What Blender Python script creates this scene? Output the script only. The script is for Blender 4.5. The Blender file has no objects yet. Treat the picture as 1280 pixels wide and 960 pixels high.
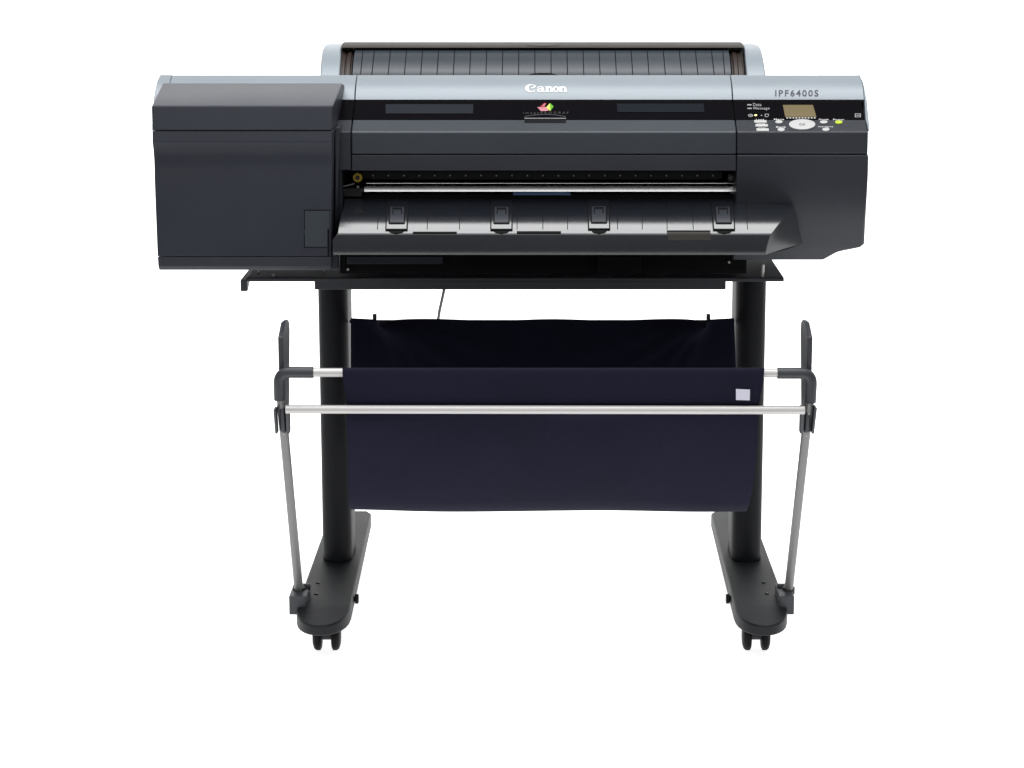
import bpy, bmesh, math, random
from mathutils import Vector, Matrix
random.seed(4)
S = bpy.context.scene
COL = S.collection
R = math.radians

# ------------------------------------------------------------------ camera
FPX, CX, CY = 2930.0, 675.0, 480.0           # focal length and optical centre in photo pixels
PITCH, DIST, EYE = R(11.43), 3.63, 1.20
cc, ss = math.cos(PITCH), math.sin(PITCH)
cam = bpy.data.cameras.new("camera"); camo = bpy.data.objects.new("camera", cam); COL.objects.link(camo)
camo.location = (0, -DIST, EYE); camo.rotation_euler = (R(90) - PITCH, 0, 0)
cam.sensor_width = 36; cam.lens = FPX / 1280 * 36; cam.shift_x = (640 - CX) / 1280
cam.clip_start = .05; cam.clip_end = 100
S.camera = camo

# ------------------------------------------------------------------ light
W = bpy.data.worlds.new("World"); S.world = W; W.use_nodes = True
W.node_tree.nodes["Background"].inputs[0].default_value = (.93, .96, 1, 1)
W.node_tree.nodes["Background"].inputs[1].default_value = .22
def area(name, loc, target, sx, sy, power, col=(1, 1, 1)):
    l = bpy.data.lights.new(name, 'AREA'); l.shape = 'RECTANGLE'; l.size = sx; l.size_y = sy; l.energy = power; l.color = col
    o = bpy.data.objects.new(name, l); COL.objects.link(o); o.location = loc
    o.rotation_euler = (Vector(target) - Vector(loc)).to_track_quat('-Z', 'Y').to_euler()
area("key_softbox", (-.3, -2.3, 3.3), (0, .2, .6), 2.6, 1.8, 46)
area("top_softbox", (0, -.05, 3.3), (0, -.05, .8), 3.6, 1.7, 132)
area("front_fill", (0, -5.2, 1.95), (0, 0, .7), 4.2, 1.5, 34)
S.view_settings.view_transform = 'Standard'; S.view_settings.look = 'None'
S.view_settings.exposure = 0; S.view_settings.gamma = 1

# ------------------------------------------------------------------ pixel helpers (photo pixels -> places in the scene)
def at(px, py, Y):
    t = (CY - py) / FPX; k = (Y + DIST) / (cc + t * ss)
    return Vector(((px - CX) / FPX * k, Y, EYE + k * (t * cc - ss)))
def on(prof, px, py):
    """where the ray through a photo pixel meets a (Y,Z) profile; returns point and normal"""
    t = (CY - py) / FPX; dy, dz = cc + t * ss, t * cc - ss; best = None
    for (y0, z0), (y1, z1) in zip(prof, prof[1:]):
        ey, ez = y1 - y0, z1 - z0
        det = dy * -ez + dz * ey
        if abs(det) < 1e-9: continue
        by, bz = y0 + DIST, z0 - EYE
        k = (by * -ez + bz * ey) / det; u = (dy * bz - dz * by) / det
        if -1e-6 <= u <= 1 + 1e-6 and k > 0 and (best is None or k < best[0]):
            n = Vector((0, -ez, ey)).normalized()
            if n.y * dy + n.z * dz > 0: n = -n
            best = (k, n)
    if best is None: raise RuntimeError('miss %s %s %s' % (px, py, prof[0]))
    k, n = best
    return Vector(((px - CX) / FPX * k, dy * k - DIST, EYE + dz * k)), n

# ------------------------------------------------------------------ materials
def mat(name, col, rough=.5, spec=.5, metal=0., var=.06, grain=900, bump=.05, rvar=.05, emit=0):
    m = bpy.data.materials.new(name); m.use_nodes = True; nt = m.node_tree; b = nt.nodes["Principled BSDF"]
    b.inputs['Metallic'].default_value = metal; b.inputs['Specular IOR Level'].default_value = spec
    tc = nt.nodes.new('ShaderNodeTexCoord')
    n1 = nt.nodes.new('ShaderNodeTexNoise'); n1.inputs['Scale'].default_value = 7; n1.inputs['Detail'].default_value = 5
    n2 = nt.nodes.new('ShaderNodeTexNoise'); n2.inputs['Scale'].default_value = grain; n2.inputs['Detail'].default_value = 2
    for n in (n1, n2): nt.links.new(tc.outputs['Object'], n.inputs['Vector'])
    cr = nt.nodes.new('ShaderNodeValToRGB')
    cr.color_ramp.elements[0].position = .3; cr.color_ramp.elements[1].position = .7
    cr.color_ramp.elements[0].color = [c * (1 - var) for c in col] + [1]
    cr.color_ramp.elements[1].color = [c * (1 + var) for c in col] + [1]
    nt.links.new(n1.outputs[0], cr.inputs[0]); nt.links.new(cr.outputs[0], b.inputs['Base Color'])
    mr = nt.nodes.new('ShaderNodeMapRange'); mr.inputs['To Min'].default_value = max(0, rough - rvar); mr.inputs['To Max'].default_value = min(1, rough + rvar)
    nt.links.new(n1.outputs[0], mr.inputs[0]); nt.links.new(mr.outputs[0], b.inputs['Roughness'])
    if bump:
        bp = nt.nodes.new('ShaderNodeBump'); bp.inputs['Strength'].default_value = bump; bp.inputs['Distance'].default_value = .001
        nt.links.new(n2.outputs[0], bp.inputs['Height']); nt.links.new(bp.outputs[0], b.inputs['Normal'])
    if emit:
        b.inputs['Emission Color'].default_value = list(col) + [1]; b.inputs['Emission Strength'].default_value = emit
    return m
M = {}
M['plastic'] = mat('charcoal plastic', (.0225, .025, .032), .36, .3, bump=.12)
M['box'] = mat('ink cover plastic', (.027, .029, .038), .38, .15, bump=.12)
M['slate'] = mat('slate plastic', (.027, .0335, .042), .36, .4, bump=.1)
M['guide'] = mat('guide plastic', (.0085, .010, .0135), .2, 1.0, bump=.02)
M['dark'] = mat('dark plastic', (.010, .010, .012), .5, .25)
M['black'] = mat('black interior', (.003, .003, .0035), .7, .1)
M['gloss'] = mat('gloss black', (.003, .0025, .0035), .18, .04, bump=0)
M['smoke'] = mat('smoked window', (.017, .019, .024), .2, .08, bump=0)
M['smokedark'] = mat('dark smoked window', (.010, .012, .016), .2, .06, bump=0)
M['silver'] = mat('silver blue paint', (.222, .25, .274), .38, .3, .12, var=.015, bump=.05)
M['brown'] = mat('brown plastic', (.020, .0125, .010), .4, .3)
M['rim'] = mat('brown grey rim', (.020, .016, .012), .5, .3)
M['chrome'] = mat('steel roller', (.88, .87, .86), .22, .5, .9, bump=0)
M['alu'] = mat('aluminium tube', (.45, .44, .43), .36, .4, .25, var=.02, bump=.04)
M['alugrey'] = mat('grey aluminium tube', (.155, .155, .155), .42, .4, .2, var=.03, bump=.04)
M['col'] = mat('column paint', (.0085, .009, .0105), .5, .1, bump=.15)
M['foot'] = mat('foot paint', (.0092, .0102, .012), .5, .18, bump=.2)
M['rubber'] = mat('caster rubber', (.0045, .0045, .005), .55, .12)
M['joint'] = mat('grey joint plastic', (.028, .030, .036), .45, .4, bump=.1)
M['white'] = mat('white print', (.55, .55, .55), .5, .3, bump=0)
M['grey'] = mat('grey print', (.22, .22, .23), .5, .3, bump=0)
M['ink'] = mat('dark print', (.05, .055, .065), .5, .2, bump=0)
M['button'] = mat('white button', (.40, .40, .395), .4, .3, bump=0)
M['screen'] = mat('screen tan', (.130, .103, .050), .3, .25, bump=0)
M['pink'] = mat('pink print', (.42, .17, .20), .5, .2, bump=0)
M['red'] = mat('red print', (.30, .025, .03), .5, .2, bump=0)
M['lime'] = mat('lime print', (.50, .62, .10), .5, .2, bump=0)
M['green'] = mat('green print', (.09, .30, .015), .5, .2, bump=0)
M['lit'] = mat('lit green key', (.34, .42, .03), .4, .3, bump=0, emit=.3)
M['led'] = mat('lit lamp', (.85, .80, .30), .4, .3, bump=0, emit=.8)
M['gear'] = mat('amber gear', (.60, .40, .03), .45, .3)
M['blue'] = mat('blue label', (.06, .11, .22), .5, .3, bump=0)
M['bluegrey'] = mat('blue grey bar', (.012, .015, .022), .5, .2)
M['tagbrown'] = mat('tag brown', (.040, .037, .032), .5, .2)
M['paper'] = mat('white tag', (.52, .52, .60), .6, .2)
M['cord'] = mat('grey cord', (.45, .45, .41), .5, .3)
M['screw'] = mat('screw steel', (.6, .58, .55), .35, .5, .9, bump=0)
# woven navy cloth
m = mat('navy cloth', (.0078, .0076, .0188), .9, .12, var=.10, bump=0); M['cloth'] = m
nt = m.node_tree; tc = nt.nodes.new('ShaderNodeTexCoord'); b = nt.nodes["Principled BSDF"]
b.inputs['Sheen Weight'].default_value = 0
wv = []
for d in ('X', 'Z'):
    w = nt.nodes.new('ShaderNodeTexWave'); w.bands_direction = d; w.inputs['Scale'].default_value = 160; w.inputs['Distortion'].default_value = .6
    nt.links.new(tc.outputs['Object'], w.inputs['Vector']); wv.append(w)
ad = nt.nodes.new('ShaderNodeMath'); nt.links.new(wv[0].outputs[1], ad.inputs[0]); nt.links.new(wv[1].outputs[1], ad.inputs[1])
bp = nt.nodes.new('ShaderNodeBump'); bp.inputs['Strength'].default_value = .25; bp.inputs['Distance'].default_value = .0006
nt.links.new(ad.outputs[0], bp.inputs['Height']); nt.links.new(bp.outputs[0], b.inputs['Normal'])
M['logo'] = mat('white logo', (.72, .72, .72), .5, .3, bump=0)
M['floor'] = mat('glowing white sweep', (.90, .90, .90), .9, .1, var=.004, bump=0, emit=.95)  # glow added to floor and backdrop to wash out shadows under the stand

# ------------------------------------------------------------------ object helpers
WC = {}
def root(name, loc, label, cat):
    o = bpy.data.objects.new(name, None); COL.objects.link(o); o.location = loc; o.empty_display_size = .05
    o['label'] = label; o['category'] = cat; WC[o] = Vector(loc); return o
def build(name, bm, mt, parent=None, bevel=0, seg=2, smooth=True, label=None, sharp=40, blim=25):
    bmesh.ops.remove_doubles(bm, verts=bm.verts, dist=1e-6)
    bmesh.ops.recalc_face_normals(bm, faces=bm.faces)
    vs = [v.co for v in bm.verts]
    c = Vector([(min(v[i] for v in vs) + max(v[i] for v in vs)) / 2 for i in range(3)])
    bmesh.ops.translate(bm, verts=bm.verts, vec=-c)
    me = bpy.data.meshes.new(name); bm.to_mesh(me); bm.free()
    for mm in (mt if isinstance(mt, (list, tuple)) else [mt]): me.materials.append(M[mm] if isinstance(mm, str) else mm)
    if smooth:
        me.polygons.foreach_set('use_smooth', [True] * len(me.polygons)); me.set_sharp_from_angle(angle=R(sharp))
    o = bpy.data.objects.new(name, me); COL.objects.link(o); WC[o] = c
    if parent: o.parent = parent; o.location = c - WC[parent]
    else: o.location = c
    if bevel:
        b = o.modifiers.new('bevel', 'BEVEL'); b.width = bevel; b.segments = seg; b.limit_method = 'ANGLE'; b.angle_limit = R(blim); b.harden_normals = True
    if label: o['label'] = label
    return o
def L(x, i): return x[i] if isinstance(x, (list, tuple)) else x
def add_prism(bm, prof, xl, xr, mi=0):
    n = len(prof)
    a = [bm.verts.new((L(xl, i), y, z)) for i, (y, z) in enumerate(prof)]
    b = [bm.verts.new((L(xr, i), y, z)) for i, (y, z) in enumerate(prof)]
    fs = [bm.faces.new(a), bm.faces.new(b[::-1])]
    for i in range(n):
        j = (i + 1) % n; fs.append(bm.faces.new((a[i], b[i], b[j], a[j])))
    for f in fs: f.material_index = mi
def prism(name, prof, xl, xr, mt, parent, bevel=.0012, **k):
    bm = bmesh.new(); add_prism(bm, prof, xl, xr); return build(name, bm, mt, parent, bevel, **k)
def add_box(bm, x0, x1, y0, y1, z0, z1, mi=0): add_prism(bm, [(y0, z0), (y1, z0), (y1, z1), (y0, z1)], x0, x1, mi)
def box(name, x0, x1, y0, y1, z0, z1, mt, parent, bevel=.001, **k):
    bm = bmesh.new(); add_box(bm, x0, x1, y0, y1, z0, z1); return build(name, bm, mt, parent, bevel, **k)
def add_cyl(bm, p, axis, r, h, n=24, mi=0, r2=None):
    q = Vector((0, 0, 1)).rotation_difference(Vector(axis)).to_matrix().to_4x4()
    g = bmesh.ops.create_cone(bm, cap_ends=True, segments=n, radius1=r, radius2=r if r2 is None else r2, depth=h, matrix=Matrix.Translation(p) @ q)
    for f in {f for v in g['verts'] for f in v.link_faces}: f.material_index = mi
def add_tube(bm, pts, r, n=20, mi=0):
    pts = [Vector(p) for p in pts]; rings = []; up = None
    for i, p in enumerate(pts):
        d = (pts[min(i + 1, len(pts) - 1)] - pts[max(i - 1, 0)]).normalized()
        if up is None: up = d.orthogonal().normalized()
        up = (up - d * up.dot(d)).normalized(); s = d.cross(up)
        rr = L(r, i)
        rings.append([bm.verts.new(p + (up * math.cos(a) + s * math.sin(a)) * rr) for a in [2 * math.pi * k / n for k in range(n)]])
    for A, B in zip(rings, rings[1:]):
        for k in range(n): bm.faces.new((A[k], A[(k + 1) % n], B[(k + 1) % n], B[k])).material_index = mi
    bm.faces.new(rings[0]).material_index = mi; bm.faces.new(rings[-1][::-1]).material_index = mi
def tube(name, pts, r, mt, parent, bevel=.0008, **k):
    bm = bmesh.new(); add_tube(bm, pts, r); return build(name, bm, mt, parent, bevel, **k)
def fillet(a, b, c, r, n=8):
    a, b, c = Vector(a), Vector(b), Vector(c); u = (a - b).normalized(); v = (c - b).normalized()
    p0, p1 = b + u * r, b + v * r
    return [a] + [p0 * (1 - t) ** 2 + b * 2 * t * (1 - t) + p1 * t * t for t in [i / n for i in range(n + 1)]] + [c]
def add_flat(bm, prof, poly, off=.0004, mi=0, thick=0):
    """a shape drawn in photo pixels and laid on a profile; optional thickness under it"""
    P = [on(prof, x, y) for x, y in poly]
    vs = [bm.verts.new(p + n * off) for p, n in P]
    f = bm.faces.new(vs); f.material_index = mi
    if thick:
        lo = [bm.verts.new(p + n * (off - thick)) for p, n in P]
        bm.faces.new(lo[::-1]).material_index = mi
        for i in range(len(vs)):
            j = (i + 1) % len(vs); bm.faces.new((vs[i], lo[i], lo[j], vs[j])).material_index = mi
def flat(name, prof, polys, mt, parent, off=.0004, thick=.0006, bevel=0, **k):
    bm = bmesh.new()
    for p in polys: add_flat(bm, prof, p, off, 0, thick)
    return build(name, bm, mt, parent, bevel, smooth=False, **k)
def rect(x0, y0, x1, y1, sk=0): return [(x0, y0), (x1, y0), (x1 + sk, y1), (x0 + sk, y1)]
def oval(cx, cy, rx, ry, n=28): return [(cx + rx * math.cos(2 * math.pi * i / n), cy + ry * math.sin(2 * math.pi * i / n)) for i in range(n)]
def add_strip(bm, prof, x0, y0, x1, y1, w, off=.0003, mi=0, n=10):
    for i in range(n):
        t, u = i / n, (i + 1) / n
        xa, ya, xb, yb = x0 + (x1 - x0) * t, y0 + (y1 - y0) * t, x0 + (x1 - x0) * u, y0 + (y1 - y0) * u
        add_flat(bm, prof, [(xa - w / 2, ya), (xa + w / 2, ya), (xb + w / 2, yb), (xb - w / 2, yb)], off, mi)
def add_patch(bm, prof, x0, y0, x1, y1, off, mi=0, n=10, sk=0):
    """a rectangle that follows a curved profile"""
    for i in range(n):
        t, u = i / n, (i + 1) / n
        ya, yb = y0 + (y1 - y0) * t, y0 + (y1 - y0) * u
        add_flat(bm, prof, [(x0 + sk * t, ya), (x1 + sk * t, ya), (x1 + sk * u, yb), (x0 + sk * u, yb)], off, mi)
def text(name, s, x0, y0, x1, y1, prof, mt, parent, off=.0004, spacing=1.0, bold=0., shear=0.):
    cu = bpy.data.curves.new(name, 'FONT'); cu.body = s; cu.space_character = spacing; cu.offset = bold; cu.resolution_u = 3; cu.shear = shear
    t = bpy.data.objects.new(name, cu); COL.objects.link(t)
    bpy.context.view_layer.update()
    me = bpy.data.meshes.new_from_object(t.evaluated_get(bpy.context.evaluated_depsgraph_get()))
    bpy.data.objects.remove(t); bpy.data.curves.remove(cu)
    bm = bmesh.new(); bm.from_mesh(me); bpy.data.meshes.remove(me)
    bmesh.ops.triangulate(bm, faces=bm.faces); bmesh.ops.subdivide_edges(bm, edges=bm.edges, cuts=2)
    a, b = min(v.co.x for v in bm.verts), max(v.co.x for v in bm.verts); c, d = min(v.co.y for v in bm.verts), max(v.co.y for v in bm.verts)
    for v in bm.verts:
        p, n = on(prof, x0 + (v.co.x - a) / (b - a) * (x1 - x0), y1 - (v.co.y - c) / (d - c) * (y1 - y0)); v.co = p + n * off
    return build(name, bm, mt, parent, smooth=False)

# ------------------------------------------------------------------ setting: white studio floor and backdrop
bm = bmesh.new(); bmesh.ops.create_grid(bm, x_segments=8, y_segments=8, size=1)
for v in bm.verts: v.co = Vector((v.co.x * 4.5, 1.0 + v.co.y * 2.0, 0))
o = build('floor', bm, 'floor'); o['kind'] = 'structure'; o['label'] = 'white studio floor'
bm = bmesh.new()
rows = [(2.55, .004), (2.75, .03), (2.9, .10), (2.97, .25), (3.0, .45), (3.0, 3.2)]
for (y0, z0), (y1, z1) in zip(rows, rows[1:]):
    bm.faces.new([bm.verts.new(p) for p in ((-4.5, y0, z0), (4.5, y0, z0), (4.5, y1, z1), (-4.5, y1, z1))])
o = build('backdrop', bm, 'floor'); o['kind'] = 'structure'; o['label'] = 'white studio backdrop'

# ================================================================== PRINTER
PR = root('large_format_printer', (0, .3, .62), 'wide charcoal and silver large format printer sitting on the wheeled stand', 'printer')
# YZ outline of the housing, found from the photo rows
yz = lambda py, Y: (Y, at(0, py, Y).z)
LOW, DK, BK, TP = yz(165, .070), yz(150, .105), yz(125, .160), yz(94, .215)
SILV = [BK, (.167, BK[1] + .0095), (.178, BK[1] + .019), (.194, BK[1] + .028), TP, (.24, TP[1] - .0025), (.30, TP[1] - .009)]
SKIN = [(.070, .60), LOW, DK, BK] + SILV[1:]                         # outer skin used for printing things on
INN = (.45, .80)
xw = lambda px, py, Y: at(px, py, Y).x
XSL, XSR = xw(438.5, 165, .07), xw(921, 165, .07)                    # seams left and right of the centre cover
G = .0006
XL, XR = xw(189.5, 150, .07), xw(1086, 165, .07)

def shell(xa, xb, silver, cover, bottom, tag_names, front=None, xbl=None, xbs=None, parent=PR):
    n1, n2, n3 = tag_names
    low = list(front) if front else [(.070, bottom), LOW]
    o1 = prism(n1, low + [DK, (INN[0], INN[1] - .004), (.70, .79), (.70, bottom)], xa, xbl or xb, cover, parent, .0015)
    sy, sz = (BK[0] - DK[0]), (BK[1] - DK[1])
    o2 = prism(n2, [(DK[0] + .0008, DK[1] + .0002), (BK[0] - .0012, BK[1] - .0012), INN], xa, xbs[0] if xbs else xb, 'gloss', parent, .0006)
    o3 = prism(n3, SILV + [(.55, TP[1] - .035), (.68, .86), (.68, .81), (INN[0], INN[1] + .006)], xa, xbs[1] if xbs else xb, silver, parent, .0012)
    return o1, o2, o3
# ---- right side housing with the control panel
XSIL = xw(1078, 110, .19)
def rx(py, Y, px): return xw(px, py, Y)
rr = [(325, .120, 1029), (316, .111, 1046), (310.5, .1055, 1058), (307.5, .103, 1074), (304, .101, 1078.3), (280, .0865, 1081), (250, .0765, 1083.5), (220, .0715, 1085.2), (193.6, .070, 1086)]
front_r = [yz(p, y) for p, y, _ in rr]; xr_front = [rx(*(p, y, x)) for p, y, x in rr]
# lower cheek (below the seam)
bm = bmesh.new()
zc = front_r[-1][1]
lowprof = front_r + [(.075, zc), (.0755, zc + .012), (.69, zc + .012), (.70, .70), (.70, front_r[0][1])]
add_prism(bm, lowprof, [XSR + G] * len(front_r) + [XSR + G] + [XSR + .003] * 2 + [XSR + G] * 2, xr_front + [xr_front[-1] - .0005] + [xr_front[-1] - .004] * 2 + [xr_front[3], xr_front[0]])
o = build('side_housing', bm, 'plastic', PR, .003, seg=3)
# the little step of the bottom corner
# upper band between the seam and the panel
zs = front_r[-1][1] + .0016
XU = rx(165, .07, 1085.5)
prism('side_cover', [(.070, zs), LOW, DK, (INN[0], INN[1] + .03), (.70, INN[1] + .03), (.70, zs)], XSR + G, XU, 'plastic', PR, .0024, seg=4)
PAN = prism('control_panel', [(DK[0] + .0008, DK[1] + .0002), (BK[0] - .0012, BK[1] - .0012), (.45, INN[1] + .034)], XSR + G, xw(1078.5, 140, .13), 'gloss', PR, .0006)
prism('top_panel', SILV + [(.55, TP[1] - .035), (.68, .86), (.68, .845), (INN[0], .845)], XSR + G, XSIL - .0004, 'silver', PR, .0012)
# silver end trim on the right
et = [LOW, (.085, LOW[1] + .0085), DK, BK] + SILV[1:] + [(.55, TP[1] - .035), (.68, .86), (.68, .85), (.2, .85)]
XE = [rx(165, .07, 1086.6), rx(158, .085, 1086.5), rx(150, .105, 1086), rx(125, .16, 1083.5), rx(117, .167, 1082), rx(110, .178, 1080.5), rx(102, .194, 1078), rx(94, .215, 1074), rx(93, .24, 1072), rx(93, .3, 1066), XSIL + .004, XSIL + .004, XSIL + .004, XSIL + .004]
XI = [rx(165, .07, 1085.6), rx(158, .085, 1084.3), rx(150, .105, 1082.2)] + [XSIL] * (len(et) - 3)
XI = [min(a, b - .0004) for a, b in zip(XI, XE)]
prism('end_trim', [(y, z + .0006) for y, z in et], XI, XE, 'silver', PR, .0008)
# ---- left section behind the ink cover
shell(XL + .012, XSL - G, 'silver', 'plastic', .70, ('side_cover', 'trim_panel', 'top_panel'), front=[(.070, .797), LOW])
et2 = [(y, z + .0006) for y, z in et]
XE2 = [rx(165, .07, 190), rx(158, .085, 190), rx(150, .105, 190.5), rx(125, .16, 192), rx(117, .167, 193.2), rx(110, .178, 194.5), rx(102, .194, 196.5), rx(95, .215, 200), rx(94, .24, 204), rx(94, .3, 210), -.612, -.612, -.612, -.612]
prism('end_trim', et2, XE2, XL + .0115, 'silver', PR, .0008)
prism('side_housing', [(.09, .66), (.075, .80), (.70, .80), (.70, .66)], XL + .012, xw(428, 240, .08), 'plastic', PR, .002)
# ---- centre top cover
zb = yz(213.5, .070)[1]; zm = yz(193.3, .070)[1]
TC = prism('top_cover', [(.070, zm + .0007), LOW, DK, (INN[0], INN[1] + .03), (.45, .81), (.078, zm + .0007)], XSL + G, XSR - G, 'slate', PR, .0024, seg=4)
prism('cover_lip', [(.0705, zb), (.0705, zm - .0007), (.14, zm - .0007), (.14, zb + .004), (.08, zb)], XSL + G, XSR - G, 'plastic', PR, .001)
TB = prism('front_window', [(DK[0] + .0008, DK[1] + .0002), (BK[0] - .0012, BK[1] - .0012), (.45, INN[1] + .034)], XSL + G, XSR - G, 'gloss', PR, .0006)
TS = prism('top_panel', SILV + [(.55, TP[1] - .035), (.68, .86), (.68, .845), (INN[0], .845)], XSL + G, XSR - G, 'silver', PR, .0012)

# logo lettering on the silver panel, drawn stroke by stroke
def ell(cx, cy, rx_, ry_, a0, a1, n=16): return [(cx + rx_ * math.cos(R(a0 + (a1 - a0) * i / n)), cy - ry_ * math.sin(R(a0 + (a1 - a0) * i / n))) for i in range(n + 1)]
def ring(bm, cx, cy, ro, rO, ri, rI, a0, a1, n=18, dx=0):
    o_, i_ = ell(cx, cy, ro, rO, a0, a1, n), ell(cx + dx, cy, ri, rI, a0, a1, n)
    for k in range(n): add_flat(bm, SKIN, [o_[k], o_[k + 1], i_[k + 1], i_[k]], .0006)
bm = bmesh.new(); by, xh, ch = 115.0, 108.6, 106.2
ring(bm, 663.6, (by + ch) / 2, 7.2, 4.9, 4.2, 3.9, 38, 322, dx=1.2)
add_flat(bm, SKIN, [(663.5, 110.2), (669.6, 107.4), (670.2, 108.6), (665.5, 110.8)], .0006)
def stem(x, w, y0=xh, y1=by): add_flat(bm, SKIN, rect(x, y0, x + w, y1), .0006)
def serif(x, w, y, h=.8): add_flat(bm, SKIN, rect(x, y, x + w, y + h), .0007)
# a
ring(bm, 674.9, 113.0, 3.6, 2.2, 1.4, 1.2, 0, 360); stem(677.0, 2.9, 109.6); ring(bm, 675.6, 110.4, 4.2, 2.0, 3.0, 1.1, 0, 170); serif(677, 4, by - .8)
def let_n(x):
    stem(x + .6, 2.9); serif(x - .2, 1.6, xh, .9); serif(x - .1, 4.4, by - .8)
    ring(bm, x + 5.4, 111.4, 3.5, 2.9, 1.2, 1.7, 0, 165); stem(x + 6.2, 2.8, 111); serif(x + 5.4, 4.4, by - .8)
let_n(681.8)
ring(bm, 694.9, 111.8, 4.2, 3.4, 1.7, 2.5, 0, 360)
let_n(699.0)
build('logo', bm, 'logo', TS, smooth=False)
# model lettering on the right panel
text('model_lettering', 'iPF6400S'.upper(), 969, 112.6, 1023, 120.6, SKIN, 'ink', PAN, .0005, 1.25, .014)
# front window details
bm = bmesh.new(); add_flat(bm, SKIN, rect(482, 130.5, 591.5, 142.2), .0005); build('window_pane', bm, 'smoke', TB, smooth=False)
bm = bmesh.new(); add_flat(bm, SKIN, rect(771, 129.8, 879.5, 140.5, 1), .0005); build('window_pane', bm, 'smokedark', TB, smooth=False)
bm = bmesh.new()
for poly, k in (([(671.5, 134.2), (678.5, 134.6), (682.5, 139.2), (676, 139.2)], 0), ([(678.5, 134.4), (683, 134.4), (686, 138.6), (682.5, 139.2)], 0),
                ([(674.5, 134), (680.5, 128.8), (683, 129.6), (680.3, 133), (682.8, 134.2)], 1),
                ([(678, 133), (680.8, 130.0), (682, 130.6), (679.6, 133.4)], 0),
                ([(682.8, 134.6), (687.5, 129.2), (687.8, 138.9)], 2), ([(687.6, 129.2), (692.0, 133.4), (687.8, 138.9)], 3)):
    add_flat(bm, SKIN, poly, .0005 + .0002 * (k == 0), k)
build('emblem', bm, ['pink', 'red', 'lime', 'green'], TB, smooth=False)
text('series_lettering', 'imagePROGRAF', 654, 139.9, 711, 143.6, SKIN, 'tagbrown', TB, .0005, 1.6, 0)
bm = bmesh.new(); A = [(656 + 51 * i / 16, 145.6 - 2.6 * math.sin(math.pi * i / 16)) for i in range(17)]
for a, c in zip(A, A[1:]): add_flat(bm, SKIN, [a, c, (c[0], c[1] + .6), (a[0], a[1] + .6)], .0005)
build('arc_line', bm, 'ink', TB, smooth=False)
bm = bmesh.new(); add_flat(bm, SKIN, rect(655.5, 149.2, 707.5, 153.6), .0006, 0); add_flat(bm, SKIN, rect(655.5, 147.9, 707.5, 148.7), .0008, 1)
build('cover_grip', bm, ['black', 'grey'], TC, smooth=False)
# control panel parts
flat('screen', SKIN, [[(978.5, 131.9), (1016, 131.9), (1020.5, 146.8), (981.5, 146.8)]], 'screen', PAN, .0012, .0012)
bm = bmesh.new()
for i in range(10): add_flat(bm, SKIN, rect(983 + i * 3.8, 147.4, 985.2 + i * 3.8, 148.4), .0008)
build('screen_marks', bm, 'white', PAN, smooth=False)
bm = bmesh.new(); add_flat(bm, SKIN, rect(934, 130.6, 939.5, 132.2), .0006); build('indicator_lamp', bm, 'grey', PAN, smooth=False)
bm = bmesh.new(); add_flat(bm, SKIN, rect(934.3, 135, 939.8, 136.6), .0006); build('indicator_lamp', bm, 'grey', PAN, smooth=False)
text('panel_lettering', 'Data', 941.2, 129.2, 951.8, 133.0, SKIN, 'grey', PAN, .0006, 1.1, .01)
text('panel_lettering', 'Message', 941.8, 134, 962, 138.2, SKIN, 'grey', PAN, .0006, 1.1, .01)
bm = bmesh.new()
def line_ring(bm, pts, w, off=.0006):
    c = Vector((sum(p[0] for p in pts) / len(pts), sum(p[1] for p in pts) / len(pts)))
    inn = [tuple(c + (Vector(p) - c) * (1 - w)) for p in pts]
    for i in range(len(pts)):
        j = (i + 1) % len(pts); add_flat(bm, SKIN, [pts[i], pts[j], inn[j], inn[i]], off)
line_ring(bm, oval(938.2, 144.7, 3.2, 1.9, 16), .35); add_flat(bm, SKIN, rect(937, 144, 940.6, 144.9), .0006)
build('panel_icon', bm, 'grey', PAN, smooth=False); bm = bmesh.new()
line_ring(bm, [(956, 142.6), (961, 142.6), (961, 145.2), (959.3, 146.6), (956, 146.6)], .35)
build('panel_icon', bm, 'grey', PAN, smooth=False); bm = bmesh.new()
add_flat(bm, SKIN, oval(951.8, 144.7, .9, .8, 10), .0006)
build('indicator_lamp', bm, 'grey', PAN, smooth=False); bm = bmesh.new()
line_ring(bm, rect(1068.5, 142.2, 1076, 146.9), .3); add_flat(bm, SKIN, rect(1070.5, 144, 1074.5, 145), .0006)
build('panel_icon', bm, 'grey', PAN, smooth=False)
bm = bmesh.new(); add_flat(bm, SKIN, oval(944.6, 144.5, 1.7, 1.0, 12), .0008); build('indicator_lamp', bm, 'led', PAN, smooth=False, label='lit yellow indicator lamp')
for i, (x, y, s) in enumerate(((942.6, 152.6, 'Load'), (944.1, 157.5, 'Feed'), (945.3, 162.8, 'Cut'))):
    bo = flat('key', SKIN, [rect(x, y - 1.5, x + 15.4, y + 1.5, .4)], 'button', PAN, .0014, .0014)
    text('key_lettering', s, x + 2.5, y - 3.6, x + 12, y - 1.8, SKIN, 'white', PAN, .0006, 1.1, .01)
flat('navigation_key', SKIN, [oval(1002.6, 156.6, 16.4, 6.3, 40)], 'button', PAN, .002, .002, label='large white oval key')
text('key_lettering', 'OK', 999, 155.8, 1006.5, 158.4, SKIN, 'ink', PAN, .0024, 1.1, 0)
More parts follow.
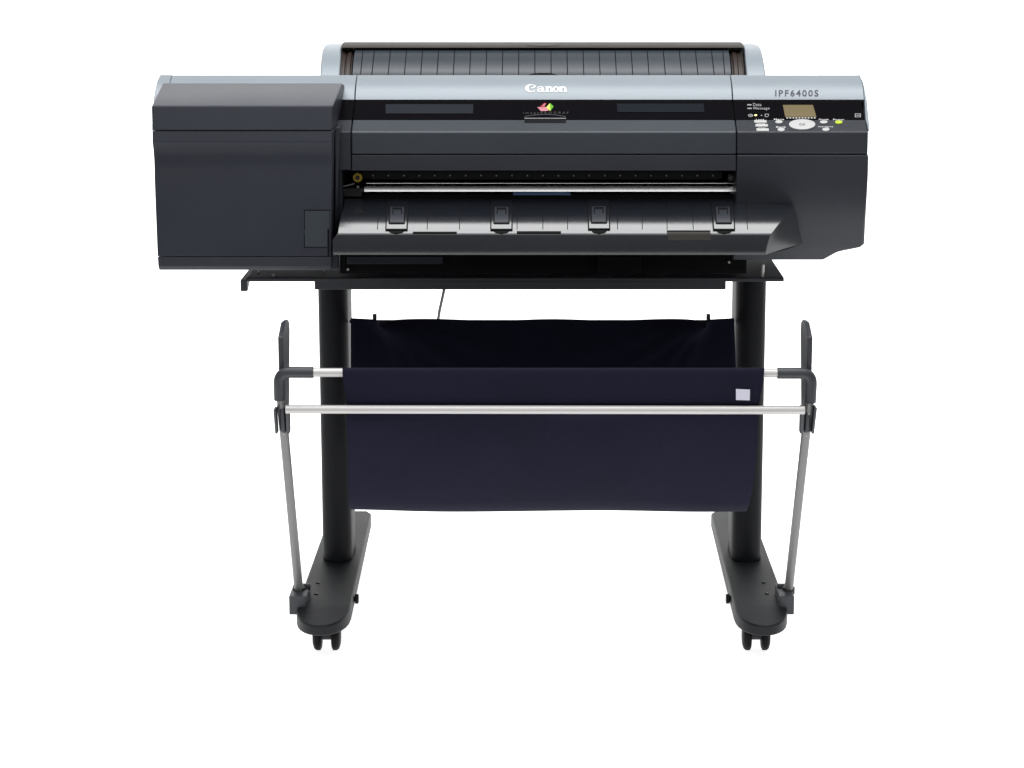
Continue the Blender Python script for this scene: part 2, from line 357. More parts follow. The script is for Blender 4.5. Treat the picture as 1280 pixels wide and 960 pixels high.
for x, y, s, mm in ((973.6, 153.0, 'Menu', 'button'), (976.4, 162.6, 'Back', 'button'), (1029.6, 153.2, 'Stop', 'button'), (1048.4, 153.3, 'Power', 'lit'), (1032.3, 162.4, 'Navigate', 'button')):
    flat('key', SKIN, [oval(x, y, 4.6, 1.9, 24)], mm, PAN, .0014, .0014, label='lit green power key' if mm == 'lit' else None)
    w = 3.2 + .75 * len(s); text('key_lettering', s, x - w, y - 4.4, x + w, y - 2.5, SKIN, 'white', PAN, .0006, 1.1, .012)

# ---- ink cover box on the left, standing forward of the housing
Ytop = .14
bp_ = [yz(338, .012), yz(326, .004), (.003, yz(321.5, .003)[1])]
def bxl(py): return xw(197.3 + (189.3 - 197.3) * (338 - py) / (338 - 140), py, 0)
def bxr(py): return xw(413.2 + (415.6 - 413.2) * (338 - py) / (338 - 132), py, 0)
YB = .085
rows_mid = [(320.4, .0025), (290, .002), (250, .0025), (222, .0035), (210, .0055), (200, .006), (189, .0035), (178.2, -.0028), (177, -.0035), (164.0, .0004)]
mid = [yz(p, y) for p, y in rows_mid]
INK = prism('ink_cover', mid + [(.16, mid[-1][1]), (.16, mid[0][1])], [bxl(p) for p, _ in rows_mid] + [bxl(164), bxl(320)], [bxr(p) for p, _ in rows_mid] + [bxr(164), bxr(320)], 'box', PR, .0012, label='plain charcoal front cover of the ink bay', sharp=16)
rows_low = [(337.5, .012), (333, .005), (321.2, .0025)]
low = [yz(p, y) for p, y in rows_low]
prism('lower_cover', low + [(.16, low[-1][1]), (.16, low[0][1])], [bxl(p) for p, _ in rows_low] + [bxl(321), bxl(337)], [bxr(p) for p, _ in rows_low] + [bxr(321), bxr(337)], 'box', PR, .0012)
z163 = yz(163.0, 0)[1]; P132 = yz(132.3, .009); P104 = yz(104.2, Ytop)
lid = [(-.0005, z163), P132, P104, (.185, P104[1] - .006), (.185, z163)]
xl_l = [bxl(163), xw(189.3, 132, .009), xw(203, 104, Ytop), xw(203, 104, Ytop), bxl(163)]
xr_l = [bxr(163), xw(415.6, 132, .009), xw(428, 104, Ytop), xw(428, 104, Ytop), bxr(163)]
prism('ink_cover_lid', lid, xl_l, xr_l, 'box', PR, .0024, seg=4)
# inner cheek between ink cover and opening
prism('inner_cheek', [(.035, yz(300, .035)[1]), (.045, yz(160, .045)[1]), (.16, yz(150, .1)[1] - .002), (.16, .66)], bxr(160) + .0006, [xw(420, 300, .05), xw(426, 165, .06), xw(428, 165, .09), xw(424, 300, .09)], 'plastic', PR, .002)
# small access door low on the ink cover, drawn as a thin set-in plate
FACE = [(mid[0][0], low[0][1])] + mid
bm = bmesh.new()
for p in (rect(380.0, 262.2, 413.6, 263.3), rect(380, 262.2, 381.0, 309.4), rect(380.2, 308.6, 409, 309.6)): add_flat(bm, FACE, p, .0003)
for y0_, y1_, x_ in ((286, 320, 409.5),): add_flat(bm, FACE, rect(x_, y0_, x_ + 2.2, y1_), .0003)
build('seam_line', bm, 'black', INK, smooth=False)
bm = bmesh.new(); add_patch(bm, FACE, 381.2, 263.5, 411.2, 286, .0005, n=6); add_patch(bm, FACE, 381.2, 286, 409.2, 308.4, .0005, n=6)
build('access_door', bm, 'slate', INK, smooth=True)
prism('corner_post', [(.03, yz(337, .03)[1]), (.03, yz(319, .03)[1]), (.06, yz(319, .03)[1]), (.06, yz(337, .03)[1])], xw(414.5, 325, .03), xw(421.8, 325, .03), 'plastic', PR)

# ---- paper opening
XO0, XO1 = xw(426, 230, .08), XSR
box('opening_back', XO0 - .02, XO1 + .03, .26, .28, .66, .84, 'black', PR)
box('platen_floor', XO0, XO1, .13, .258, .70, at(0, 243, .13).z, 'black', PR)
YBm = .17; BEAM = [(YBm, .70), (YBm, .86)]
z = lambda py, Y: at(0, py, Y).z
bm = bmesh.new(); add_prism(bm, [(YBm, z(223.6, YBm)), (YBm, z(214, YBm)), (.2, z(214, .2)), (.2, z(223.6, YBm))], xw(452, 220, YBm), xw(903, 220, YBm), 0)
add_prism(bm, [(YBm - .004, z(223.8, YBm)), (YBm - .004, z(222.6, YBm)), (YBm - .0002, z(222.2, YBm)), (YBm - .0002, z(223.8, YBm))], xw(464, 220, YBm), xw(901, 220, YBm), 1)
BE = build('platen_beam', bm, ['dark', 'ink'], PR, .0006)
for i in range(23):
    bm = bmesh.new(); p = at(466.3 + 19.3 * i, 219.2, YBm); add_cyl(bm, p + Vector((0, -.002, 0)), (0, -1, 0), .0012, .004, 10); build('roller_pin', bm, 'alu', BE)
yb_, zt_, zm_, zl_ = .128, z(232.8, .136), z(235.8, .130), z(239.6, .1285)
prism('paper_rail', [(.1285, zl_), (.1285 + (zm_ - zl_) * .21, zm_), (.1285 + (zm_ - zl_) * .21 + (zt_ - zm_) * .45, zt_), (.14, zt_), (.14, zl_)], xw(455, 236, .13), xw(917, 236, .13), 'chrome', PR, .0004)
tube('guide_rail', [at(458, 229.2, .15), at(917, 229.2, .15)], .0011, 'chrome', PR, 0)
for p, rr, h in ((at(919, 236.5, .133), .003, .01), (at(914, 222, .15), .006, .01), (at(917, 241, .133), .002, .01)): 
    bm = bmesh.new(); add_cyl(bm, p, (1, 0, 0), rr, h, 12); build('roller_end', bm, 'alugrey', PR)
# amber gear with teeth, and the steel lever beside it
bm = bmesh.new(); c = at(447, 222, .11); n = 14; pts = []
for i in range(n * 4):
    a = 2 * math.pi * i / (n * 4); r_ = .0078 if i % 4 < 2 else .0062; pts.append((c.x + r_ * math.cos(a), c.z + r_ * math.sin(a)))
fa = [bm.verts.new((x, c.y, z_)) for x, z_ in pts]; fb = [bm.verts.new((x, c.y + .006, z_)) for x, z_ in pts]
bm.faces.new(fa); bm.faces.new(fb[::-1])
for i in range(len(pts)): bm.faces.new((fa[i], fa[(i + 1) % len(pts)], fb[(i + 1) % len(pts)], fb[i]))
add_cyl(bm, c + Vector((0, -.002, 0)), (0, -1, 0), .0035, .006, 14, 1)
build('drive_gear', bm, ['gear', 'brown'], PR)
bm = bmesh.new(); add_tube(bm, [at(429, 233, .10), at(436, 231.5, .10), at(443, 229.5, .10)], .0012, 10); add_cyl(bm, at(447.5, 233.4, .1), (0, -1, 0), .002, .006, 12)
build('release_lever', bm, 'alugrey', PR)
box('carriage_bracket', xw(427, 240, .1), xw(452, 240, .1), .105, .16, z(246, .105), z(235.5, .105), 'dark', PR)
flat('blue_label', [(.128, .68), (.128, .80)], [[(642, 240.2), (712, 240.2), (714, 244.0), (641, 244.0)]], 'blue', PR)

# ---- output guide: the curved tray under the opening
ta, tb_ = (.066, z(257.6, .066)), (-.017, z(291.2, -.017))
dl = ta[0] - tb_[0]; av = (ta[1] - tb_[1]) / dl; s1_ = 1.05; s0_ = (4 * av - s1_) / 3
TRY = [(.096, z(248.6, .096))] + [(tb_[0] + dl * u, tb_[1] + dl * (s0_ * u + (s1_ - s0_) * (1 - (1 - u) ** 4) / 4)) for u in (1, .8, .6, .45, .3, .2, .1, 0)]
TRY += [(-.0178, tb_[1] - .0014), (-.0182, tb_[1] - .0032), (-.0184, z(300, -.0184)), (-.0184, z(306, -.0184)), (-.0180, z(313, -.0180)), (-.0165, z(318.5, -.0165))]
TSL = TRY[0]
tx_l = [xw(431 - (10.5 * i / 10), 255 + 4 * i, TRY[i][0]) for i in range(11)] + [xw(415.8, 300, -.0184), xw(415.8, 306, -.0184), xw(416, 313, -.018), xw(416.5, 318, -.0165)]
XC = xw(991.5, 257.6, .066)
def row(Y, Z):
    a_, b_ = Y + DIST, Z - EYE; return CY - FPX * (a_ * ss + b_ * cc) / (a_ * cc - b_ * ss)
def chamf(Y, Z): return xw(991.5 - 27.6 * max(0, row(Y, Z) - 257.6) / 34.2, row(Y, Z), Y)
tx_r = [XSR - .001] + [chamf(y, z_) for y, z_ in TRY[1:11]] + [xw(961, 300, -.0184), xw(959, 306, -.0184), xw(957, 313, -.018), xw(957, 317, -.0165)]
bm = bmesh.new()
# fine surface: dense profile for smooth reflections
def dense(prof, xs, m=4):
    P, X = [], []
    def cr(a, b, c_, d, t): return .5 * (2 * b + (c_ - a) * t + (2 * a - 5 * b + 4 * c_ - d) * t * t + (3 * b - a - 3 * c_ + d) * t ** 3)
    n = len(prof)
    for i in range(n - 1):
        i0, i3 = max(i - 1, 0), min(i + 2, n - 1)
        for k in range(m):
            t = k / m
            P.append(tuple(cr(prof[i0][q], prof[i][q], prof[i + 1][q], prof[i3][q], t) for q in (0, 1))); X.append([x[i] + (x[i + 1] - x[i]) * t for x in xs])
    P.append(prof[-1]); X.append([x[-1] for x in xs]); return P, X
DT, DX = dense(TRY, (tx_l, tx_r))
a = [bm.verts.new((x[0], p[0], p[1])) for p, x in zip(DT, DX)]; b = [bm.verts.new((x[1], p[0], p[1])) for p, x in zip(DT, DX)]
for i in range(len(a) - 1): bm.faces.new((a[i], b[i], b[i + 1], a[i + 1]))
# underside and right end face
ub = [bm.verts.new((tx_l[-1], .03, z(318.5, -.0165) - .004)), bm.verts.new((xw(985, 309, .03), .03, z(311.5, .03))), ]
uc = [bm.verts.new((tx_l[-1], .12, z(318.5, -.0165) - .006)), bm.verts.new((xw(1003.5, 304, .068), .0695, z(304.5, .068)))]
bm.faces.new((a[-1], b[-1], ub[1], ub[0])); bm.faces.new((ub[0], ub[1], uc[1], uc[0]))
k66 = min(range(len(DT)), key=lambda i: abs(DT[i][0] - .068))
tip = bm.verts.new((XC + .0012, .0695, DT[k66][1] + .0008))
bm.faces.new([tip] + b[k66:] + [ub[1], uc[1]])
DT = [DT[i] for i in range(len(DT))]
# moulded ribs belong to the tray's own mesh
for xa, xb in ((473.5, 471.8), (534.8, 534), (574.8, 574.4), (646.4, 646.4), (678.6, 678.6), (709.2, 709.5), (771.5, 771.9), (802.2, 802.9), (833, 834), (865.2, 866.6), (932.2, 934.5)):
    add_strip(bm, DT, xa, 255.5, xb, 286.8, .9, mi=1)
TR = build('output_guide', bm, ['guide', 'black'], PR, sharp=24)
for x0, x1, y in ((516, 571, 289.8), (646, 701.3, 289.2), (833.5, 888, 288.2)): 
    bm = bmesh.new(); add_patch(bm, DT, x0, y, x1, y + 3.0, .0006, n=3); build('slot', bm, 'black', TR, smooth=False)
bm = bmesh.new(); add_patch(bm, DT, 834, 290.6, 888, 300.2, .0012, n=8, sk=1); build('paper_tab', bm, 'tagbrown', TR, smooth=True)
for cx_, sk, dy in ((497.2, -1.6, 0), (627.0, -.2, 0), (748.0, .9, -.6), (902.5, 2.6, 0)):
    bm = bmesh.new()
    x0, x1, ya, yb = cx_ - 13.2, cx_ + 13.2, 252 + dy, 287.4 + dy
    add_patch(bm, DT, x0, ya, x1, yb, .0022, 0, 12, sk)                        # plate
    for xx in (x0, x1): add_strip(bm, DT, xx, ya, xx + sk, yb, 1.5, .0024, 1)  # dark outline
    add_patch(bm, DT, x0 + sk - .7, yb - .4, x1 + sk + .7, yb + .9, .0024, 1, 2)
    CL = build('media_clip', bm, ['guide', 'black'], TR, smooth=True)
    bm = bmesh.new()
    add_patch(bm, DT, cx_ - 9.6 + sk * .4, ya + 8, cx_ + 9.6 + sk * .4, ya + 9, .003, 1, 1); add_patch(bm, DT, cx_ - 9.2 + sk * .8, ya + 28, cx_ + 9.2 + sk * .8, ya + 29.4, .003, 1, 1)
    for q in (-9.4, 9.4): add_strip(bm, DT, cx_ + q + sk * .3, ya + 8, cx_ + q + sk * .8, ya + 29, 1.5, .003, 1)
    add_patch(bm, DT, cx_ - 8.6 + sk * .3, ya + 9, cx_ + 8.6 + sk * .3, ya + 28, .0034, 2, 6, sk * .5)
    for q in (-5.4, 5.4): add_strip(bm, DT, cx_ + q + sk * .3, ya + 10, cx_ + q + sk * .5, ya + 18, 1.3, .0038, 1)
    add_patch(bm, DT, cx_ - 5 + sk * .3, ya + 10, cx_ + 5 + sk * .3, ya + 12.6, .0038, 1, 2); add_patch(bm, DT, cx_ - 5 + sk * .4, ya + 17.6, cx_ + 5 + sk * .4, ya + 18.4, .0038, 3, 1)
    build('clip_latch', bm, ['guide', 'black', 'plastic', 'slate'], TR, smooth=True)
    bm = bmesh.new(); N = 8
    for i in range(N):
        w0, w1 = (9.6 * math.sqrt(max(0, 1 - (q_ / N) ** 2)) for q_ in (i, i + 1)); y0_ = yb + 1; dy_ = (292.2 - y0_) / N; c_ = cx_ + sk * 1.1
        add_flat(bm, DT, [(c_ - w0, y0_ + dy_ * i), (c_ + w0, y0_ + dy_ * i), (c_ + max(w1, .05), y0_ + dy_ * (i + 1)), (c_ - max(w1, .05), y0_ + dy_ * (i + 1))], .0012)
    build('finger_notch', bm, 'black', TR, smooth=False)

# ---- underside between printer and stand
box('base_frame', xw(424, 330, .12), xw(934, 330, .12), .13, .62, .6225, .69, 'black', PR)
box('drip_rail', xw(434, 325, .09), xw(553, 325, .09), .09, .12, z(330.2, .09), z(320.5, .09), 'bluegrey', PR)
box('base_block', xw(747, 330, .11), xw(801, 330, .11), .105, .129, z(343, .105), z(320, .105), 'black', PR)
for px_, py_ in ((435, 336.6), (911.3, 327.6)):
    bm = bmesh.new(); add_cyl(bm, at(px_, py_, .126), (0, -1, 0), .0018, .008, 12); build('screw', bm, 'screw', PR)
bm = bmesh.new(); pz = .6185; p = at(953.3, 346, .1); yy = .155
add_cyl(bm, Vector((xw(953.3, 340, yy), yy, (z(331, yy) + z(346, yy)) / 2)), (0, 0, 1), .0028, z(331, yy) - z(346, yy), 14)
build('levelling_pin', bm, 'screw', PR)

# ---- roll unit behind the top: silver end caps, brown slots, ribbed cover
YA, YR = .34, .43
def rollprof(): return [(YA, z(96, YA) - .02), (YA, z(95, YA)), (.352, z(86, .352)), (.366, z(77.5, .366)), (.384, z(69.5, .384)), (.405, z(63.5, .405)), (.425, z(60.5, .425))]
RC = rollprof(); back = [(.62, .965), (.66, .88), (.66, .80), (YA, .80)]
RIM = [(.405, z(59.8, .405)), (.412, z(57.6, .412)), (.44, z(53.4, .44)), (.47, z(52.4, .47)), (.52, z(52.6, .52)), (.60, .96), (.60, .94)]
prism('roll_cover_rim', RIM, xw(427, 55, .42), xw(929, 55, .42), 'rim', PR, .001)
bm = bmesh.new(); add_flat(bm, RIM, oval(679, 55.6, 20, 2.0, 24), .0006); build('rim_mark', bm, 'tagbrown', PR, smooth=False)
bm = bmesh.new(); add_prism(bm, RC + [(.44, z(59.5, .44))] + back, xw(440.5, 90, YA), xw(914, 90, YA))
for k in range(-11, 12):
    if k in (-11,): xt, xb = 453.6, 450.6
    else: xt, xb = 668.6 + 20.05 * k, 668.6 + 20.4 * k
    if 450 < xb < 895: add_strip(bm, RC, xt, 63, xb, 94.6, 1.15, .0004, 1)
add_strip(bm, RC, 903.5, 63, 906, 94.6, 1.1, .0004, 1)
RO = build('roll_cover', bm, ['slate', 'black'], PR, sharp=60)
bm = bmesh.new(); add_flat(bm, RC, [(659, 94.6), (664, 92.8), (672, 91.6), (686, 91.6), (693, 92.8), (698, 94.6)], .0008); build('roll_notch', bm, 'black', RO, smooth=False)
for xa, xb, sg in ((425, 440, 1), (914.5, 930.5, -1)):
    x0, x1 = xw(xa, 75, .37), xw(xb, 75, .37)
    prism('roll_slot', [(y + .014, z_ - .004) for y, z_ in RC] + [(.5, .95), (.6, .93), (.6, .80), (YA, .80)], x0, x1, 'brown', PR, .001)
    mm = (x0 + x1) / 2
    prism('slot_rail', [(y + .006, z_ - .002) for y, z_ in RC] + [(.5, .95), (.6, .93), (.6, .80), (YA, .80)], mm - .0035 + .004 * sg, mm + .0035 + .004 * sg, 'brown', PR, .001)
    prism('slot_rail', [(y + .009, z_ - .003) for y, z_ in RC] + [(.5, .95), (.6, .93), (.6, .80), (YA, .80)], mm - .005 - .005 * sg, mm + .003 - .005 * sg, 'brown', PR, .001)
CAP = [(.335, z(96, .335) - .03), (.335, z(96, .335)), (.35, z(85, .35)), (.375, z(73, .375)), (.41, z(62.5, .41)), (.45, z(56.5, .45)), (.50, .972), (.62, .955), (.66, .90), (.66, .80), (.335, .80)]
rows_cap = ((96, .335), (96, .335), (85, .35), (73, .375), (62.5, .41), (56.5, .45))
for outs, ins in (((400.2, 400.2, 400.7, 401.4, 402.3, 404.6, 413), (424.6, 424.6, 425.2, 425.9, 426.6, 427.5)), ((957.4, 957.4, 956.0, 954.0, 952.2, 949.4, 941), (933.5, 933.5, 932.6, 931.5, 930.5, 929.5))):
    out = [xw(p, r_, y) for p, (r_, y) in zip(outs, rows_cap)] + [xw(outs[6], 54, .5)] + [xw(outs[5], 56.5, .45)] * 4
    inn = [xw(p, r_, y) for p, (r_, y) in zip(ins, rows_cap)] + [xw(ins[5], 56.5, .45)] * 5
    if outs[0] > ins[0]: out, inn = inn, out
    prism('roll_unit_cap', CAP, out, inn, 'silver', PR, .003, seg=3, sharp=60)

# ================================================================== STAND
ST = root('printer_stand', (0, .3, 0), 'black steel stand with two columns, long feet and casters under the printer', 'stand')
zt = .6165; SY = .145
SX0, SX1 = xw(300.5, 351, SY), xw(980, 351, SY)
prism('shelf', [(SY, z(352, SY)), (SY, z(347.8, SY)), (SY + .004, z(347.8, SY) + .001), (.43, z(347.8, SY) + .001), (.43, z(352, SY))], [xw(308, 351, SY)] * 5, SX1, 'joint', ST, .001)
zf = z(347.8, SY)
box('front_rail', xw(393.5, 357, SY + .01), xw(907, 357, SY + .01), SY + .006, SY + .05, z(362, SY + .006), z(352, SY) - .0005, 'joint', ST)
# angled bracket at the left end of the shelf
xa, xb = xw(300.5, 351, SY), xw(309, 351, SY)
prism('shelf_bracket', [(SY - .002, z(364, SY)), (SY - .002, z(349.6, SY)), (.30, z(349.6, SY)), (.30, z(356, SY)), (SY + .03, z(356, SY)), (SY + .012, z(364, SY))], xa, xb, 'joint', ST)
for px_, py_ in ((323.5, 343), (345.5, 347.4), (404.5, 341)):
    bm = bmesh.new(); add_cyl(bm, Vector((xw(px_, py_, .2), SY + (348.5 - py_) * .0085 + .006, zf + .0015)), (0, 0, 1), .0022, .004, 12); build('screw', bm, 'screw', ST)
def stadium(x0, x1, y0, y1, n=12):
    r_ = (x1 - x0) / 2; cx_ = (x0 + x1) / 2; k = min(r_, (y1 - y0) / 2)
    return [(cx_ - r_ * math.cos(math.pi * i / n), y0 + k - k * math.sin(math.pi * i / n)) for i in range(n + 1)] + [(cx_ + r_ * math.cos(math.pi * i / n), y1 - k + k * math.sin(math.pi * i / n)) for i in range(n + 1)]
FZ0, FZ1 = .063, .090
for sd, (c0, c1), in ((-1, (403.5, 440.2)), (1, (914.2, 951.6))):
    CYF = .297
    x0, x1 = xw(c0, 690, CYF + .02), xw(c1, 690, CYF + .02)
    bm = bmesh.new(); pl = stadium(x0, x1, CYF, CYF + .12)
    lo = [bm.verts.new((x, y, FZ1)) for x, y in pl]; hi = [bm.verts.new((x, y, z(352, SY))) for x, y in pl]
    bm.faces.new(lo); bm.faces.new(hi[::-1])
    for i in range(len(pl)): bm.faces.new((lo[i], lo[(i + 1) % len(pl)], hi[(i + 1) % len(pl)], hi[i]))
    build('column', bm, 'col', ST, sharp=50)
    # foot
    if sd < 0: pf = [(379, 735), (403, 668)]; pi_ = [(440.5, 748), (463, 646)]
    else: pf = [(975.5, 735), (952, 672)]; pi_ = [(915.5, 748), (890, 646)]
    def fz(px_, py_):
        t = (CY - py_) / FPX; k = (FZ1 - EYE) / (t * cc - ss); return Vector(((px_ - CX) / FPX * k, k * (cc + t * ss) - DIST, FZ1))
    o0, o1 = fz(*pf[0]), fz(*pf[1]); i0, i1 = fz(*pi_[0]), fz(*pi_[1])
    ln = lambda a_, b_, y: a_.x + (b_.x - a_.x) * (y - a_.y) / (b_.y - a_.y)
    YF, YM, YE = -.040, .048, .655
    plan = []
    N = 14
    for i in range(N + 1):                                             # rounded nose
        a_ = math.pi * i / N; cxm = (ln(o0, o1, YM) + ln(i0, i1, YM)) / 2; hw = abs(ln(o0, o1, YM) - ln(i0, i1, YM)) / 2
        plan.append((cxm - sd * -1 * hw * math.cos(a_) * -1 if sd > 0 else cxm - hw * math.cos(a_), YM - (YM - YF) * math.sin(a_) ** .8))
    if sd > 0: plan = [(cxm + hw * math.cos(math.pi * i / N), plan[i][1]) for i in range(N + 1)]
    xo, xi = ln(o0, o1, YE), ln(i0, i1, YE)
    d_ = .018 * (1 if xi > xo else -1)
    plan += [(ln(i0, i1, YE - .02), YE - .02), (xi - d_ * .5, YE), (xo + d_ * .5, YE), (ln(o0, o1, YE - .02), YE - .02)]
    bm = bmesh.new()
    lo = [bm.verts.new((x, y, FZ0)) for x, y in plan]; hi = [bm.verts.new((x, y, FZ1 - (.010 * ((YM - y) / (YM - YF)) if y < YM else 0))) for x, y in plan]
    bm.faces.new(lo)
    bm.faces.new([hi[i] for i in [N] + list(range(N + 1, len(plan))) + [0]]); bm.faces.new(hi[:N + 1])
    for i in range(len(plan)): bm.faces.new((lo[i], lo[(i + 1) % len(plan)], hi[(i + 1) % len(plan)], hi[i]))
    FT = build('foot', bm, 'foot', ST, .003, seg=3, sharp=30, blim=30)
    for px_, py_ in (((397.5, 729), (395, 743)) if sd < 0 else ((954.5, 728.5), (958.5, 742.5))):
        bm = bmesh.new(); p = fz(px_, py_); add_cyl(bm, p + Vector((0, 0, .0004)), (0, 0, 1), .0034, .0012, 14, 0); add_cyl(bm, p + Vector((.001, .001, .0012)), (0, 0, 1), .0016, .001, 10, 1)
        build('screw', bm, ['black', 'alugrey'], FT)
    # thumb screw on the inner side
    t = (CY - 748.5) / FPX; kz = .077; k = (kz - EYE) / (t * cc - ss); ky = k * (cc + t * ss) - DIST; s_ = -sd; kx = ln(i0, i1, ky) - s_ * .0045
    bm = bmesh.new(); add_cyl(bm, Vector((kx + s_ * .001, ky, kz)), (1, 0, 0), .0045, .016, 14); add_cyl(bm, Vector((kx + s_ * .009, ky, kz)), (1, 0, 0), .0082, .006, 16)
    build('thumb_screw', bm, 'rubber', FT, .001)
    # casters: twin wheels, hood and hub
    for yc, front in ((.0865, True), (.57, False)):
        xc = (xw(408.3, 800, .08) if sd < 0 else xw(945.3, 800, .08)) if front else (ln(o0, o1, yc) + ln(i0, i1, yc)) / 2
        bm = bmesh.new(); rw = .0255
        for q in (-1, 1):
            add_tube(bm, [Vector((xc + q * .0085, yc, rw)), Vector((xc + q * .0105, yc, rw)), Vector((xc + q * .017, yc, rw)), Vector((xc + q * .0205, yc, rw)), Vector((xc + q * .0225, yc, rw))], [rw - .004, rw, rw, rw - .003, rw - .009], 32)
        WH = build('caster', bm, 'rubber', FT)
        bm = bmesh.new(); add_cyl(bm, Vector((xc, yc, rw + .012)), (1, 0, 0), rw - .006, .0165, 28); add_cyl(bm, Vector((xc, yc + .0, .056)), (0, 0, 1), .010, .02, 18)
        build('caster_hub', bm, 'dark', FT)

# ================================================================== BASKET
BK_ = root('paper_basket', (0, -.08, .45), 'dark navy cloth catch basket on an aluminium tube frame in front of the columns', 'basket')
YBK = -.10
fbz = lambda px: at(px, 465.6, YBK)
tube('front_bar', [at(385, 465.6, YBK), at(980, 466.6, YBK)], .0068, 'alu', BK_)
tube('cross_bar', [at(357, 511.6, -.108), at(1006, 512.6, -.108)], .0066, 'alu', BK_)
for sd in (-1, 1):
    if sd < 0: e0, ec, e1 = at(392, 465.6, YBK), at(348.5, 465.3, YBK), at(349.5, 500, YBK + .004); t0, t1 = at(351, 496, YBK + .004), at(374, 742, .075)
    else: e0, ec, e1 = at(971.5, 466.6, YBK), at(1015, 466.6, YBK), at(1013, 503, YBK + .004); t0, t1 = at(1012, 500, YBK + .004), at(985.5, 740, .075)
    tube('corner_joint', fillet(e0, ec, e1, .018), .0087, 'joint', BK_)
    tube('support_tube', [t0, t1], .0072, 'alugrey', BK_)
    # upright handle plate
    pr = [(-.095, z(512, -.095)), (-.095, z(421.5, -.095)), (-.05, z(402.5, -.05)), (-.012, z(400.6, -.02)), (.0, z(402, .0)), (.004, z(412, .004)), (-.03, z(520, -.03)), (-.07, z(541, -.07)), (-.085, z(541, -.085))]
    if sd < 0: xa, xb = xw(347.6, 440, -.095), xw(354.2, 440, -.095)
    else: xa, xb = xw(1009.0, 440, -.095), xw(1015.6, 440, -.095)
    prism('handle_plate', pr, xa, xb, 'joint', BK_, .0025, seg=3)
    d = (t1 - t0).normalized(); bm = bmesh.new()
    p0, p1 = (at(344, 510, YBK), at(346, 541, YBK + .02)) if sd < 0 else (at(1019, 508, YBK), at(1015.5, 541, YBK + .02))
    q0, q1 = (at(360.0, 510, YBK), at(360.5, 541, YBK + .02)) if sd < 0 else (at(1002.5, 508, YBK), at(1001.5, 541, YBK + .02))
    for (a_, b_), w in (((p0, p1), .0018), ((q0, q1), .0024)):
        add_prism(bm, [(a_.y - .012, a_.z), (b_.y - .008, b_.z), (b_.y + .012, b_.z), (a_.y + .012, a_.z)], [a_.x - w, b_.x - w, b_.x - w, a_.x - w], [a_.x + w, b_.x + w, b_.x + w, a_.x + w])
    CLM = build('tube_clamp', bm, 'joint', BK_, .0008)
    for py_ in ((511.5, 538.5) if sd > 0 else (512.5, 539)):
        t = (py_ - 496) / 246.; bm = bmesh.new(); p = t0 + (t1 - t0) * t; add_cyl(bm, p + Vector((0, -.0075, 0)), (0, -1, 0), .0016, .003, 12); build('rivet', bm, 'screw', BK_)
    # socket block beside the foot
    s0, s1 = ((361.2, 382.5) if sd < 0 else (974.5, 993.0))
    prism('foot_socket', [(.035, z(768.5, .035)), (.035, z(745.5, .035)), (.045, z(744, .04)), (.11, z(744, .04)), (.11, z(768.5, .035))], xw(s0, 750, .035), xw(s1, 750, .035), 'joint', BK_, .0015)
    c_ = t1; bm = bmesh.new(); add_cyl(bm, Vector((t1.x, t1.y, z(742, .06) + .001)), (0, 0, 1), .0105, .012, 20); add_cyl(bm, Vector((t1.x - sd * .012, t1.y + .01, z(742, .06) + .004)), (1, 0, 0), .005, .012, 14)
    build('socket_collar', bm, 'dark', BK_, .001)
# cloth sling
YCB = .315
path = [(-.1075, 465.5, 428.2, 955.2), (-.106, 461.6, 428.2, 955.2)]
prof_c = []   # Y, py (photo row when seen), left px, right px
rows_c = [(-.102, 507.6, 436.5, 948), (-.107, 500, 434, 949.5), (-.1085, 485, 430, 952.5), (-.1085, 472, 428.5, 954.5), (-.106, 463.0, 428.0, 955.2), (-.100, 460.2, 428.0, 955.2), (-.093, 462.5, 428.4, 955), (-.088, 480, 430, 951.5),
          (-.084, 507, 433, 948.2), (-.075, 530, 433.5, 947.6), (-.055, 565, 434.2, 945.8), (-.028, 598, 434.8, 942.4), (.004, 622, 435.2, 938.4), (.04, 634.2, 435.6, 934.5), (.08, 637, 437, 932)]
cloth = [(Vector((at(l, p, y).x, y, at(l, p, y).z)), at(r, p, y).x) for y, p, l, r in rows_c]
zl = cloth[-1][0].z
tb = at(438.5, 397.5, YCB)
xl_b, xr_b = tb.x, at(917.5, 397.5, YCB).x
lx, rx_ = cloth[-1][0].x, cloth[-1][1]
for y, f_ in ((.12, -.002), (.17, .035), (.215, .10), (.25, .165), (.28, .225), (.30, .262)):
    t = (y - .08) / (YCB - .08); cloth.append((Vector((lx + (xl_b - lx) * t, y, zl + (tb.z - zl) * (f_ / .285))), rx_ + (xr_b - rx_) * t))
cloth.append((Vector((xl_b, YCB, tb.z)), xr_b))
P3 = [(c_.x, c_.y, c_.z, r_) for c_, r_ in cloth]
def crv(P, m=4):
    out = []; n = len(P)
    def cr(a, b, c_, d, t): return .5 * (2 * b + (c_ - a) * t + (2 * a - 5 * b + 4 * c_ - d) * t * t + (3 * b - a - 3 * c_ + d) * t ** 3)
    for i in range(n - 1):
        A_, B_, C_, D_ = P[max(i - 1, 0)], P[i], P[i + 1], P[min(i + 2, n - 1)]
        for k in range(m): out.append(tuple(cr(A_[q], B_[q], C_[q], D_[q], k / m) for q in range(4)))
    out.append(P[-1]); return out
PC = crv(P3); NX = 90
bm = bmesh.new(); grid = []
nrow = len(PC)
